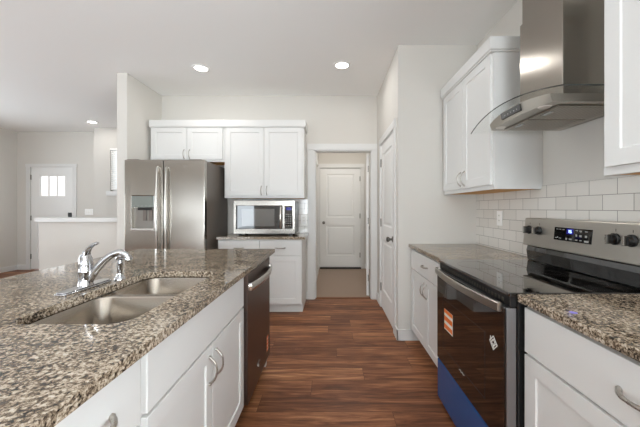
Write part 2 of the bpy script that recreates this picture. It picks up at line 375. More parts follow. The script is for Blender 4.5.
m = MB().box(XR - 0.02, XR + 0.09, -2.5, -2.44, 0.85, 2.15).box(XR - 0.02, XR + 0.09, -0.56, -0.5, 0.85, 2.15).box(XR, XR + 0.08, -1.54, -1.46, 0.85, 2.15)
m.box(XR - 0.02, XR + 0.09, -2.5, -0.5, 2.09, 2.15).box(XR - 0.02, XR + 0.09, -2.5, -0.5, 0.85, 0.91)
S('window_5', 'white framed opening added on the right wall for fill, behind the viewer', m, 'trim', cat='window')  # unseen opening, added to let the nook fill lamp in

# tiled backsplashes
struct(MB().box(XR - 0.008, XR, -0.2, 2.80, 0.90, 1.40).build('backsplash', 'tile'), 'white subway tile backsplash with grey grout behind the range', 'backsplash')
struct(MB().box(-1.335, -0.31, YB - 0.008, YB, 0.90, 1.385).build('backsplash', 'tile_back'), 'white subway tile patch behind the microwave', 'backsplash')

# baseboards
def base(side, label, *b):
    m = MB()
    for q in b: m.box(*q)
    S('baseboard_' + side, label, m, 'trim', 0.003, 'baseboard')
base('pantry', 'white baseboard around the pantry wall corner', (0.622, 0.84, 2.786, 2.80, 0, 0.105), (0.622, 0.636, 2.786, 2.893, 0, 0.105), (0.622, 0.636, 3.86, YB, 0, 0.105))
base('back', 'short white baseboards beside the hall doorway', (-0.34, -0.318, YB - 0.014, YB, 0, 0.105), (0.634, 0.636, YB - 0.014, YB, 0, 0.105))
base('entry', 'white baseboards along the entry walls', (XL, XL + 0.014, 1.8, YE, 0, 0.1), (XL, -6.19, YE - 0.014, YE, 0, 0.1), (-5.165, -4.585, YE - 0.014, YE, 0, 0.1), (-4.585, -3.0, 5.686, 5.7, 0, 0.1))
base('hall', 'white baseboards inside the hall', (0.69, 0.80, 6.086, 6.1, 0, 0.1), (0.786, 0.80, YB + 0.12, 6.1, 0, 0.1), (-0.26, -0.246, YB + 0.12, 6.1, 0, 0.1))
# casings
S('trim_2', 'white casing around the hall doorway',
  MB().box(-0.318, -0.234, YB - 0.018, YB, 0, 2.05).box(0.557, 0.635, YB - 0.018, YB, 0, 2.05).box(-0.325, 0.6355, YB - 0.02, YB, 2.05, 2.135)
  .box(-0.236, -0.216, YB - 0.005, YB + 0.125, 0, 2.05).box(0.546, 0.563, YB - 0.005, YB + 0.125, 0, 2.05).box(-0.236, 0.563, YB - 0.005, YB + 0.125, 2.034, 2.052)
  .box(-0.216, -0.204, YB + 0.04, YB + 0.075, 0, 2.034), 'trim', 0.003, 'trim')
S('trim_3', 'white casing around the pantry door',
  MB().box(0.624, 0.636, 2.893, 2.966, 0, 2.05).box(0.624, 0.636, 3.748, 3.83, 0, 2.05).box(0.622, 0.636, 2.888, 3.835, 2.05, 2.132)
  .box(0.634, 0.74, 2.964, 2.976, 0, 2.05).box(0.634, 0.74, 3.746, 3.762, 0, 2.05).box(0.634, 0.74, 2.964, 3.762, 2.04, 2.055), 'trim', 0.003, 'trim')
S('trim_4', 'white casing around the far hall door',
  MB().box(-0.305, -0.227, 6.082, 6.1, 0, 2.09).box(0.615, 0.69, 6.082, 6.1, 0, 2.09).box(-0.31, 0.695, 6.08, 6.1, 2.085, 2.165).box(-0.236, -0.22, 6.1, 6.2, 0, 2.09).box(0.607, 0.624, 6.1, 6.2, 0, 2.09).box(-0.236, 0.624, 6.1, 6.2, 2.075, 2.092), 'trim', 0.003, 'trim')
S('trim_5', 'white casing around the front door',
  MB().box(-6.19, -6.11, YE - 0.018, YE, 0, 2.09).box(-5.245, -5.165, YE - 0.018, YE, 0, 2.09).box(-6.20, -5.155, YE - 0.02, YE, 2.085, 2.15), 'trim', 0.003, 'trim')
# small side door jamb in the hall's left wall (seen edge on)
S('trim_6', 'white casing of the side door on the left hall wall',
  MB().box(-0.262, -0.242, 4.75, 4.83, 0, 2.05).box(-0.262, -0.242, 5.58, 5.66, 0, 2.05).box(-0.262, -0.242, 4.75, 5.66, 2.04, 2.12), 'trim', 0.003, 'trim')
S('trim_7', 'dark threshold strip under the far hall door', MB().box(-0.23, 0.62, 6.06, 6.14, 0.002, 0.03), 'dark', 0, 'trim')
S('trim_8', 'wood transition strip between plank floor and hall floor', MB().box(-0.216, 0.546, 4.09, 4.14, 0, 0.006), 'floor', 0, 'trim')

# ------------------------------------------------------------------ doors
def lever_or_knob(parent, x, y, z, kind='knob'):
    m = MB()
    m.lathe([(0.0005, 0), (0.031, 0), (0.031, -0.006), (0.012, -0.010), (0.011, -0.030), (0.020, -0.036), (0.0275, -0.048), (0.027, -0.058), (0.018, -0.066), (0.0005, -0.068)], (x, y, z), 1, 20)
    o = m.build('knob', 'hinge', parent, smooth=True); o['label'] = 'satin nickel knob'
def hinges(parent, x, y, zs):
    for z in zs:
        bx('hinge', 'hinge', parent, x - 0.011, x + 0.011, y - 0.012, y + 0.002, z - 0.05, z + 0.05, 0.003)
def interior_door(n, label, loc, rz, w, h=2.03, knob_side='right', hinge=True, t=0.035):
    e = bpy.data.objects.new('door_%d' % n, None); C.objects.link(e); e.location = loc; e.rotation_euler = (0, 0, rz)
    struct(e, label, 'door')
    st = 0.125
    panels = [(st, w - st, 0.24, 0.86), (st, w - st, 1.03, h - 0.12)]
    MB().slab(w, h, t, panels, 0.009, 0.014, 0.006, 0.035).build('door_leaf', 'door', e, 0.0015)
    kx = w - 0.07 if knob_side == 'right' else 0.07
    lever_or_knob(e, kx, -t, 0.92)
    if hinge:
        hinges(e, 0.004 if knob_side == 'right' else w - 0.004, -t, (0.25, 1.06, h - 0.22))
    return e
interior_door(1, 'white two-panel door at the far end of the hall', (-0.221, 6.15, 0.03), 0, 0.829, 2.05, 'left')
# pantry door faces -X; local x runs from far to near
interior_door(2, 'white two-panel pantry door with nickel knob', (0.684, 3.745, 0.01), -PI / 2, 0.767, 2.03, 'right', t=0.045)
# open leaf swung into the hall, seen edge on
ang = math.radians(82.5)
interior_door(4, 'white door leaf standing open into the hall at its right jamb', (0.503, YB + 0.140, 0.01), ang, 0.72, 2.02, 'right', False)
hg = [c for c in C.objects if c.name.startswith('door_4')][0]
for z in (0.25, 1.06, 1.8): bx('hinge', 'hinge', hg, -0.004, 0.001, -0.031, -0.022, z - 0.045, z + 0.045)
# front door with three lites
fd = bpy.data.objects.new('door_3', None); C.objects.link(fd); fd.location = (-6.107, 6.05, 0.02); struct(fd, 'white front door with three small window lites in the entry', 'door')
MB().slab(0.863, 2.068, 0.045, [(0.18, 0.72, 1.46, 1.90), (0.12, 0.40, 0.2, 1.05), (0.46, 0.74, 0.2, 1.05)], 0.008, 0.012).build('door_leaf', 'door', fd, 0.0015)
for k in range(3):
    a = 0.212 + k * 0.170
    o = bx('window_lite', 'lite', fd, a, a + 0.128, -0.042, -0.0365, 1.485, 1.875); o['label'] = 'bright daylit pane'
bx('deadbolt', 'black', fd, 0.765, 0.835, -0.065, -0.045, 1.05, 1.14, 0.006)
m = MB().tube([(0.81, -0.05, 0.95), (0.81, -0.10, 0.95), (0.70, -0.10, 0.95)], 0.011).lathe([(0.001, 0), (0.032, 0), (0.032, -0.012), (0.001, -0.013)], (0.81, -0.045, 0.95), 1)
m.build('lever_handle', 'black', fd, smooth=True)
hinges(fd, 0.0, -0.045, (0.25, 1.03, 1.86))

# entry window with blinds
wn = bpy.data.objects.new('window_4', None); C.objects.link(wn); wn.location = (-4.27, 5.70, 1.58); struct(wn, 'entry window with white horizontal blinds beyond the wing wall', 'window')
m = MB().box(0, 0.04, 0.03, 0.09, 0, 0.83).box(0.83, 0.87, 0.03, 0.09, 0, 0.83).box(0, 0.87, 0.03, 0.09, 0, 0.04).box(0, 0.87, 0.03, 0.09, 0.79, 0.83)
m.build('window_frame', 'trim', wn)
bx('window_pane', 'glass', wn, 0.04, 0.83, 0.06, 0.066, 0.04, 0.79)
m = MB()
for k in range(20):
    z = 0.03 + k * 0.040
    m.prism([(0.004, z), (0.026, z + 0.032), (0.028, z + 0.032), (0.006, z)], 0, 0.005, 0.865)
m.box(0.002, 0.868, 0.0, 0.03, 0.79, 0.83)
m.build('blind', 'white_plastic', wn)
bx('window_sill', 'trim', wn, -0.05, 0.92, -0.04, 0.02, -0.09, 0.0, 0.004)

# ------------------------------------------------------------------ cabinet builders
def pull(parent, x, y, z, vertical, length=0.11):
    """arched bar pull on a face at y, centred at x,z"""
    h = length / 2; pts = []
    for k in range(11):
        t = -1 + 2 * k / 10
        d = 0.030 * (1 - abs(t) ** 2.6) + 0.001
        pts.append((x, y - d, z + t * h) if vertical else (x + t * h, y - d, z))
    r0 = 0.0044 if vertical else 0.0064
    R = [r0 - 0.0010 * math.cos(PI * (k - 5) / 5) * 0.8 for k in range(11)]
    m = MB().tube(pts, R, 10)
    for s in (-1, 1):
        c = (x, y, z + s * h) if vertical else (x + s * h, y, z)
        m.lathe([(0.0005, 0), (0.0075, 0), (0.0065, -0.006), (0.0005, -0.007)], c, 1, 12)
    o = m.build('handle', 'nickel', parent, smooth=True); o['label'] = 'arched nickel pull'
    return o
T = 0.019
def shaker(name, parent, x0, x1, z0, z1, hx=None, hz=None, vertical=True, rail=0.06, y=0.0):
    e = MB().slab(x1 - x0, z1 - z0, T, [(rail, x1 - x0 - rail, rail, z1 - z0 - rail)], 0.007, 0.002).build(name, 'cab', parent, 0.0012)
    e.location = (x0, y, z0)
    if hx is not None: pull(e, hx - x0, -T, hz - z0, vertical)
    return e
def flat_front(name, parent, x0, x1, z0, z1, handle=True):
    e = MB().box(0, x1 - x0, -T, 0, 0, z1 - z0).build(name, 'cab', parent, 0.002)
    e.location = (x0, 0, z0)
    if handle: pull(e, (x1 - x0) / 2, -T, (z1 - z0) / 2, False)
    return e
def base_cabinet(label, loc, rz, w, depth, fronts, group=None, ends=None):
    """local: x 0..w along the face, y 0 = carcass face, +y into the cabinet"""
    e = thing('base_cabinet', label, 'cabinet', loc, rz, group)
    if fronts == 'sink':
        bx('side_panel', 'cab', e, 0, 0.018, 0.019, depth, 0.112, 0.884); bx('side_panel', 'cab', e, w - 0.018, w, 0.019, depth, 0.112, 0.884)
        bx('bottom_panel', 'cab', e, 0.018, w - 0.018, 0.019, depth, 0.112, 0.13); bx('back_panel', 'cab', e, 0.018, w - 0.018, depth - 0.012, depth, 0.13, 0.884)
        bx('face_frame', 'cab', e, 0, w, 0, 0.019, 0.112, 0.884, 0.001)
    else:
        bx('carcass', 'cab', e, 0, w, 0, depth, 0.112, 0.884, 0.001)
    bx('toe_kick', 'cab', e, 0, w, 0.075, depth, 0, 0.112)
    g = 0.012
    if fronts == 'sink':
        flat_front('drawer_front', e, g, w - g, 0.697, 0.868, False)
    elif fronts == 'one':
        flat_front('drawer', e, g, w - g, 0.697, 0.868)
    else:
        flat_front('drawer', e, g, w / 2 - 0.004, 0.697, 0.868); flat_front('drawer', e, w / 2 + 0.004, w - g, 0.697, 0.868)
    c = w / 2
    shaker('door', e, g, c - 0.002, 0.125, 0.687, c - 0.035, 0.59)
    shaker('door', e, c + 0.002, w - g, 0.125, 0.687, c + 0.035, 0.59)
    return e
def drawer_base(label, loc, rz, w, depth, group=None):
    e = thing('base_cabinet', label, 'cabinet', loc, rz, group)
    bx('carcass', 'cab', e, 0, w, 0, depth, 0.112, 0.884, 0.001); bx('toe_kick', 'cab', e, 0, w, 0.075, depth, 0, 0.112)
    for a, b in ((0.125, 0.395), (0.413, 0.687), (0.697, 0.868)): flat_front('drawer', e, 0.012, w - 0.012, a, b)
    return e
def wall_cabinet(label, loc, rz, w, depth, z0, z1, crown, hz, group=None, crown_ends=(True, True)):
    e = thing('wall_cabinet', label, 'cabinet', loc, rz, group)
    bx('carcass', 'cab', e, 0, w, 0, depth, z0 + 0.012, z1, 0.001)
    bx('face_frame', 'cab', e, -0.0006, w + 0.0006, -0.0006, 0.0195, z0 - 0.0004, z0 + 0.03)
    bx('end_panel', 'cab', e, 0.0, 0.016, 0.019, depth, z0, z0 + 0.012); bx('end_panel', 'cab', e, w - 0.016, w, 0.019, depth, z0, z0 + 0.012)
    o = bx('bottom_panel', 'wood_raw', e, 0.016, w - 0.016, 0.019, depth, z0 + 0.002, z0 + 0.0125); o['label'] = 'unpainted plywood underside'
    c = w / 2
    shaker('door', e, 0.02, c - 0.002, z0 + 0.03, z1 - 0.012, c - 0.035, hz)
    shaker('door', e, c + 0.002, w - 0.02, z0 + 0.03, z1 - 0.012, c + 0.035, hz)
    if crown:
        l, r = (0.022 if crown_ends[0] else 0), (0.022 if crown_ends[1] else 0)
        m = MB().box(-l, w + r, -0.037, depth, z1, z1 + 0.082).box(-l * 0.5, w + r * 0.5, -0.03, depth, z1 - 0.012, z1)
        m.build('crown_moulding', 'cab', e, 0.002)
    return e

# ------------------------------------------------------------------ island
IX = -0.515   # carcass face of the island
GI = 'white shaker base cabinets of the island'
base_cabinet('white island sink base cabinet with false drawer front and two shaker doors', (IX, 0.785, 0), PI / 2, 0.905, 0.605, 'sink', GI)
drawer_base('white island drawer cabinet at the lower left, nearer than the sink base', (IX, 0.440, 0), PI / 2, 0.342, 0.605, GI)
pan = thing('island_surround', 'white back and end panels wrapped around the island cabinets', 'panel')
bx('back_panel', 'cab', pan, -1.16, -1.125, -0.12, 2.36, 0, 0.884, 0.002); bx('end_panel', 'cab', pan, -1.125, IX, 2.325, 2.36, 0, 0.884, 0.002); bx('end_panel', 'cab', pan, -1.125, IX, -0.12, 0.437, 0, 0.884, 0.002)

def countertop(name, label, outer, holes, z0=0.885, z1=0.915):
    b = bmesh.new(); edges = []
    for lp in [outer] + holes:
        vs = [b.verts.new((x, y, z1)) for x, y in lp]
        for i in range(len(vs)): edges.append(b.edges.new((vs[i], vs[(i + 1) % len(vs)])))
    bmesh.ops.triangle_fill(b, edges=edges, use_beauty=True)
    top = list(b.faces)
    r = bmesh.ops.extrude_face_region(b, geom=top)
    vs = [g for g in r['geom'] if isinstance(g, bmesh.types.BMVert)]
    bmesh.ops.translate(b, verts=vs, vec=(0, 0, z0 - z1))
    m = MB(); m.b.free(); m.b = b
    o = m.build(name, 'granite', None, 0.003)
    return tag(o, label, 'countertop')
def rrect(x0, x1, y0, y1, r, n=6, corners=(1, 1, 1, 1)):
    out = []
    for (cx, cy, a0, on) in ((x1 - r, y1 - r, 0, corners[0]), (x0 + r, y1 - r, 90, corners[1]), (x0 + r, y0 + r, 180, corners[2]), (x1 - r, y0 + r, 270, corners[3])):
        if not on:
            sx = x1 if a0 in (0, 270) else x0; sy = y1 if a0 in (0, 90) else y0
            out.append((sx, sy)); continue
        for k in range(n + 1):
            a = math.radians(a0 + 90 * k / n); out.append((cx + r * math.cos(a), cy + r * math.sin(a)))
    return out
SX0, SX1, SY0, SY1 = -0.965, -0.60, 0.862, 1.575
countertop('island_countertop', 'speckled brown and beige granite top of the island with sink cutout', rrect(-1.59, -0.466, -0.16, 2.452, 0.05, corners=(0, 1, 1, 0)), [rrect(SX0, SX1, SY0, SY1, 0.07, 8)])

# undermount double sink
sk = thing('kitchen_sink', 'stainless double bowl sink set under the island granite', 'sink', (0, 0, 0.885))
def bowl(x0, x1, y0, y1, depth):
    m = MB(); rings = []
    for (ins, z, r) in ((-0.008, -0.002, 0.075), (0.0, -0.002, 0.065), (0.004, -0.008, 0.06), (0.010, -depth + 0.05, 0.055), (0.022, -depth + 0.015, 0.05), (0.05, -depth, 0.04)):
        rings.append([m.b.verts.new((x, y, z)) for x, y in rrect(x0 + ins, x1 - ins, y0 + ins, y1 - ins, r, 6)])
    n = len(rings[0])
    for i in range(len(rings) - 1):
        for j in range(n): m.b.faces.new((rings[i][j], rings[i][(j + 1) % n], rings[i + 1][(j + 1) % n], rings[i + 1][j]))
    m.b.faces.new(rings[-1])
    for f in m.b.faces: f.smooth = True
    me = bpy.data.meshes.new('bowl'); bmesh.ops.recalc_face_normals(m.b, faces=m.b.faces); m.b.to_mesh(me); m.b.free()
    o = bpy.data.objects.new('bowl', me); C.objects.link(o); me.materials.append(M['sink']); o.parent = sk
    sd = o.modifiers.new('shell', 'SOLIDIFY'); sd.thickness = 0.002; sd.offset = 0
    d = MB().lathe([(0.001, 0.002), (0.028, 0.002), (0.036, 0.006), (0.042, 0.004), (0.043, 0.0), (0.001, 0.0)], ((x0 + x1) / 2 - 0.03, (y0 + y1) / 2, -depth + 0.0015)).build('drain', 'chrome', o, smooth=True)
    return o
bowl(SX0 - 0.008, SX1 + 0.008, SY0 - 0.008, 1.238, 0.20)
bowl(SX0 - 0.008, SX1 + 0.008, 1.268, SY1 + 0.008, 0.19)
mb = MB().box(SX0 - 0.004, SX1 + 0.004, 1.2375, 1.2685, -0.03, -0.001)
mb.build('divider', 'sink', sk, 0.004)

# faucet
fc = thing('faucet', 'chrome single-lever kitchen faucet on the island granite behind the sink', 'faucet', (-1.04, 1.25, 0.915))
m = MB(); prf = rrect(-0.029, 0.029, -0.128, 0.128, 0.028, 6)
m.prism(prf, 2, 0.0, 0.008); m.prism(rrect(-0.024, 0.024, -0.122, 0.122, 0.0235, 6), 2, 0.008, 0.013)
m.build('deck_plate', 'chrome', fc, 0.002, True)
m = MB().lathe([(0.028, 0.012), (0.0265, 0.02), (0.0245, 0.04), (0.0255, 0.07), (0.0258, 0.072), (0.0248, 0.075), (0.026, 0.10), (0.024, 0.125), (0.017, 0.142), (0.001, 0.147)], (0, 0, 0), 2, 28)
m.build('body', 'chrome', fc, smooth=True)
pts = []
for k in range(13):
    t = k / 12
    pts.append((0.012 + 0.150 * t, 0.004 + 0.012 * t, 0.032 + 0.118 * math.sin(min(t * 1.16, 1.0) * PI / 2) ** 0.9 - (0.012 * max(0, t - 0.84) / 0.16)))
pts += [(0.170, 0.016, 0.128), (0.172, 0.016, 0.116)]
m = MB().tube(pts, [0.0165 - 0.005 * (k / 14) for k in range(15)], 14); m.lathe([(0.0125, 0.11), (0.0135, 0.113), (0.0135, 0.126), (0.011, 0.13)], (0.172, 0.016, 0), 2, 16)
m.build('spout', 'chrome', fc, smooth=True)
m = MB().tube([(0.0, 0, 0.128), (0.006, -0.001, 0.152), (0.018, -0.003, 0.170), (0.036, -0.006, 0.184), (0.052, -0.008, 0.190), (0.060, -0.009, 0.191)], [0.020, 0.0155, 0.0115, 0.009, 0.0085, 0.006], 12, (0.8, 1.1))
m.build('lever', 'chrome', fc, smooth=True)
sp = thing('side_sprayer', 'chrome side sprayer standing on the granite right of the faucet', 'sprayer', (-1.005, 1.405, 0.915))
MB().lathe([(0.024, 0), (0.024, 0.004), (0.020, 0.010), (0.014, 0.018), (0.014, 0.03), (0.001, 0.03)]).build('holder', 'chrome', sp, smooth=True)
MB().lathe([(0.0105, 0.022), (0.0115, 0.045), (0.014, 0.065), (0.0125, 0.085), (0.013, 0.098), (0.001, 0.10)]).build('spray_handle', 'chrome', sp, smooth=True)
MB().tube([(-0.012, 0, 0.098), (0.0, 0, 0.106), (0.016, 0, 0.110), (0.03, 0, 0.106)], [0.012, 0.0165, 0.016, 0.0135], 14).build('spray_head', 'chrome', sp, smooth=True)

# dishwasher
dw = thing('dishwasher', 'dark stainless dishwasher with curved bar handle at the island end', 'dishwasher', (IX, 1.695, 0), PI / 2)
W = 0.612
bx('tub', 'black', dw, 0.003, W - 0.003, 0.0, 0.58, 0.10, 0.875)
o = MB().box(0.004, W - 0.004, -0.036, 0.0, 0.115, 0.872).build('door', 'steel_dw', dw, 0.004)
bx('control_strip', 'black', dw, 0.006, W - 0.006, -0.030, 0.0, 0.8705, 0.8805)
pts = [(0.02, -0.038, 0.793)] + [(0.02 + (W - 0.04) * k / 14, -0.052 - 0.026 * math.sin(PI * k / 14), 0.793) for k in range(15)] + [(W - 0.02, -0.038, 0.793)]
hd = MB().tube(pts, 0.025, 10, (1.0, 0.3)).build('handle', 'steel_x', dw, smooth=True); hd['label'] = 'curved light stainless bar handle'
bx('toe_kick', 'black', dw, 0.0, W, 0.06, 0.5, 0.0, 0.10)
o = bx('sticker', 'orange', dw, W - 0.105, W - 0.05, -0.0368, -0.0358, 0.18, 0.29); o['label'] = 'orange and white product sticker'
for k in range(4): bx('sticker_text', 'paper', o, W - 0.10, W - 0.055, -0.0372, -0.0366, 0.19 + k * 0.025, 0.198 + k * 0.025)
m = MB().tube([(0.265 + 0.035 * math.cos(2 * PI * k / 20), -0.0365, 0.225 + 0.014 * math.sin(2 * PI * k / 20)) for k in range(17)], 0.002, 6)
m.build('emblem', 'legend', dw)

# ------------------------------------------------------------------ right run
RX = 0.772   # carcass face; local x runs far -> near
GR = 'white shaker base cabinets on the range wall'
base_cabinet('white base cabinet beyond the range, one drawer over two shaker doors', (RX, 2.782, 0), -PI / 2, 0.848, 0.59, 'one', GR)
base_cabinet('white base cabinet in the right foreground, nearer than the range', (RX, 1.160, 0), -PI / 2, 0.89, 0.59, 'one', GR)
GC = None
countertop('range_wall_countertop', 'granite worktop between range and pantry wall', [(0.735, 1.932), (XR - 0.009, 1.932), (XR - 0.009, 2.798), (0.735, 2.798)], [])
countertop('range_wall_countertop', 'granite worktop in the right foreground beside the range', [(0.735, 0.262), (XR - 0.009, 0.262), (XR - 0.009, 1.165), (0.735, 1.165)], [])
o = MB().lathe([(0.0005, 0), (0.011, 0), (0.011, 0.0008), (0.0005, 0.0008)], (0.785, 0.955, 0.9152)).build('tape_dot', 'violet'); tag(o, 'small violet tape dot on the right foreground granite', 'tape')

GU = 'white shaker wall cabinets with crown moulding'
UX = 1.058
wall_cabinet('white wall cabinet left of the range hood, crown moulding on top', (UX + 0.010, 2.775, 0), -PI / 2, 0.845, XR - UX - 0.011, 1.379, 2.285, True, 1.485, GU, (False, True))
wall_cabinet('white wall cabinet cut by the right edge, right of the range hood', (UX, 1.142, 0), -PI / 2, 0.76, XR - UX - 0.001, 1.379, 2.285, True, 1.485, GU, (True, True))

# range
RW = 0.758
rg = thing('range', 'freestanding electric range with black glass cooktop and blue film on its drawer', 'range', (0.735, 1.920, 0), -PI / 2)
# local: x 0..RW far->near, y + into wall (world +X), front -y
bx('side_panel', 'blackmat', rg, 0.0, RW, 0.0, 0.62, 0.035, 0.905, 0.002)
for (x, y) in ((0.05, 0.06), (RW - 0.05, 0.06), (0.05, 0.55), (RW - 0.05, 0.55)):
    MB().lathe([(0.018, 0), (0.018, 0.03), (0.01, 0.036)], (x, y, 0)).build('foot', 'black', rg, smooth=True)
# cooktop
ck = MB().prism(rrect(0.001, RW - 0.001, -0.036, 0.535, 0.012, 4), 2, 0.9055, 0.919).build('cooktop', 'glass_black', rg, 0.003)
for (x, y, r) in ((0.19, 0.13, 0.115), (0.57, 0.13, 0.09), (0.19, 0.39, 0.08), (0.57, 0.39, 0.105), (0.38, 0.40, 0.055)):
    m = MB(); m.tube([(x + r * math.cos(2 * PI * k / 40), y + r * math.sin(2 * PI * k / 40), 0.9191) for k in range(41)], 0.0003, 4)
    m.build('burner_ring', 'dark', ck)
# vent strip + door
vs = bx('vent_strip', 'black', rg, 0.004, RW - 0.004, -0.028, 0.0, 0.862, 0.905, 0.002)
m = MB()
for k in range(26): m.box(0.05 + k * 0.026, 0.064 + k * 0.026, -0.030, -0.027, 0.874, 0.888)
m.build('vent_slots', 'hinge', vs)
dr = bx('oven_door', 'door_trim', rg, 0.004, RW - 0.004, -0.040, -0.001, 0.292, 0.858, 0.003); dr['label'] = 'oven door with stainless edge'
bx('door_glass', 'ovenglass', dr, 0.005, RW - 0.012, -0.0455, -0.0395, 0.294, 0.856, 0.002)
m = MB().tube([(0.105, -0.0458, 0.40), (RW - 0.16, -0.0458, 0.40), (RW - 0.16, -0.0458, 0.70), (0.105, -0.0458, 0.70), (0.105, -0.0458, 0.40)], 0.0012, 4)
m.build('window_outline', 'dark', dr)
pts = [(0.012, -0.044, 0.854)] + [(0.012 + (RW - 0.042) * k / 18, -0.056 - 0.032 * math.sin(PI * k / 18) ** 0.8, 0.854) for k in range(19)] + [(RW - 0.03, -0.044, 0.854)]
h = MB()
n = len(pts); ring = []
for i, p in enumerate(pts):
    ring.append([h.b.verts.new((p[0], p[1] + dy, p[2] + dz)) for dy, dz in ((-0.006, -0.017), (0.006, -0.02), (0.006, 0.02), (-0.006, 0.017))])
for i in range(n - 1):
    for j in range(4): h.b.faces.new((ring[i][j], ring[i][(j + 1) % 4], ring[i + 1][(j + 1) % 4], ring[i + 1][j]))
h.b.faces.new(ring[0][::-1]); h.b.faces.new(ring[-1])
hd = h.build('handle', 'steel_h', dr, 0.003); hd['label'] = 'bowed stainless bar handle'
d2 = bx('warming_drawer', 'blue', rg, 0.004, RW - 0.004, -0.044, -0.001, 0.04, 0.284, 0.004); d2['label'] = 'drawer front under blue protective film'
# stickers on the door glass
st = bx('sticker', 'paper', dr, 0.128, 0.248, -0.0465, -0.0455, 0.525, 0.645); st['label'] = 'white and orange sticker'
for (a, b, c, d) in ((0.128, 0.248, 0.624, 0.645), (0.13, 0.246, 0.578, 0.606), (0.13, 0.246, 0.532, 0.558)):
    bx('sticker_band', 'orange', st, a, b, -0.0472, -0.0464, c, d)
m = MB()
def dia(cx, cz, r0, r1):
    for k in range(4):
        a, b = PI / 2 * k, PI / 2 * (k + 1)
        A = [(cx + r0 * math.cos(a), cz + r0 * math.sin(a)), (cx + r0 * math.cos(b), cz + r0 * math.sin(b)), (cx + r1 * math.cos(b), cz + r1 * math.sin(b)), (cx + r1 * math.cos(a), cz + r1 * math.sin(a))]
        m.prism(A, 1, -0.0465, -0.0456)
dia(0.668, 0.682, 0.031, 0.026); dia(0.668, 0.682, 0.018, 0.012)
for s in (-0.012, 0.0, 0.012): m.box(0.656 + s, 0.659 + s, -0.0465, -0.0456, 0.672 - s, 0.692 - s)
dm = m.build('diamond_label', 'paper', dr); dm['label'] = 'small white diamond label'
m = MB()
m.tube([(0.335, -0.0462, 0.386), (0.35, -0.0462, 0.392), (0.36, -0.0462, 0.383), (0.372, -0.0462, 0.392), (0.385, -0.0462, 0.384), (0.396, -0.0462, 0.39)], 0.002, 6)
m.build('emblem', 'legend', dr)
# back guard
m = MB().prism([(0.54, 0.921), (0.63, 0.921), (0.63, 1.03), (0.545, 1.03), (0.532, 0.985)], 0, 0.004, RW - 0.004)
m.build('guard_base', 'glass_black', rg, 0.004)
gp = MB().prism([(0.512, 1.018), (0.636, 1.018), (0.636, 1.19), (0.529, 1.19)], 0, -0.001, RW + 0.001).build('control_panel', 'steel_h', rg, 0.005)
gp['label'] = 'stainless control panel'
def gy(z): return 0.512 + 0.017 * (z - 1.018) / 0.172
def plate(name, mat, parent, x0, x1, z0, z1, t=0.001, t2=0.0):
    return MB().prism([(gy(z0) - t2 - t, z0), (gy(z0) + 0.002, z0), (gy(z1) + 0.002, z1), (gy(z1) - t2 - t, z1)], 0, x0, x1).build(name, mat, parent)
dp = plate('display', 'glass_black', gp, 0.262, 0.502, 1.078, 1.148, 0.002)
plate('lcd', 'blue_lcd', dp, 0.348, 0.392, 1.116, 1.144, 0.0008, 0.002)
# seven-segment digits
SEG = {'a': (0, 1, 1, 1), 'g': (0, .5, 1, .5), 'd': (0, 0, 1, 0), 'f': (0, .5, 0, 1), 'b': (1, .5, 1, 1), 'e': (0, 0, 0, .5), 'c': (1, 0, 1, .5)}
m = MB(); px, pz, dx, dz, th = 0.3565, 1.1235, 0.0085, 0.0135, 0.0011
for i, segs in enumerate(('bc', 'acdfg')):
    ox = px + i * 0.0145
    for sname in segs:
        a, b, c, d = SEG[sname]
        m.box(ox + a * dx - th, ox + c * dx + th, gy(1.13) - 0.0045, gy(1.13) - 0.003, pz + b * dz - th, pz + d * dz + th)
m.build('digits', 'blue_led', dp)
for (x, z, ww, hh) in ((.276, 1.138, .014, .003), (.298, 1.138, .012, .003), (.320, 1.138, .012, .004), (.272, 1.090, .012, .003), (.286, 1.094, .006, .006), (.300, 1.090, .014, .003), (.345, 1.090, .010, .010), (.368, 1.090, .018, .007),
                       (.405, 1.138, .014, .003), (.430, 1.136, .012, .007), (.462, 1.136, .014, .004), (.408, 1.113, .008, .012), (.432, 1.112, .012, .010), (.464, 1.112, .011, .011), (.408, 1.090, .012, .006), (.434, 1.090, .012, .005), (.462, 1.088, .024, .009)):
    bx('button_legend', 'legend', dp, x, x + ww, gy(z) - 0.0032, gy(z) - 0.0018, z - hh / 2, z + hh / 2)
for x in (0.053, 0.138, 0.615, 0.690):
    kn = MB().lathe([(0.0005, 0.0), (0.026, 0.0), (0.026, -0.008), (0.021, -0.012), (0.0195, -0.030), (0.0005, -0.031)], (x, gy(1.117), 1.117), 1, 24).build('knob', 'black', gp, smooth=True)
    bx('grip', 'hinge', kn, x - 0.0055, x + 0.0055, gy(1.117) - 0.042, gy(1.117) - 0.012, 1.096, 1.138, 0.002)
    bx('grip_face', 'nickel', kn, x - 0.004, x + 0.004, gy(1.117) - 0.0425, gy(1.117) - 0.0418, 1.098, 1.136)
    bx('knob_mark', 'dark', gp, x - 0.001, x + 0.001, gy(1.158) - 0.0012, gy(1.158), 1.150, 1.162)

# outlet on the tile
ot = thing('wall_outlet', 'white duplex outlet on the subway tile left of the range', 'outlet', (XR - 0.009, 2.407, 1.17), -PI / 2)
bx('cover_plate', 'white_plastic', ot, -0.037, 0.037, -0.006, 0.001, -0.06, 0.06, 0.003)
for z in (-0.02, 0.02):
    s = bx('socket', 'paper', ot, -0.017, 0.017, -0.008, -0.005, z - 0.014, z + 0.014, 0.003)
    m = MB().box(-0.008, -0.006, -0.0085, -0.0075, z - 0.003, z + 0.007).box(0.006, 0.008, -0.0085, -0.0075, z - 0.003, z + 0.007); m.build('slots', 'dark', s)
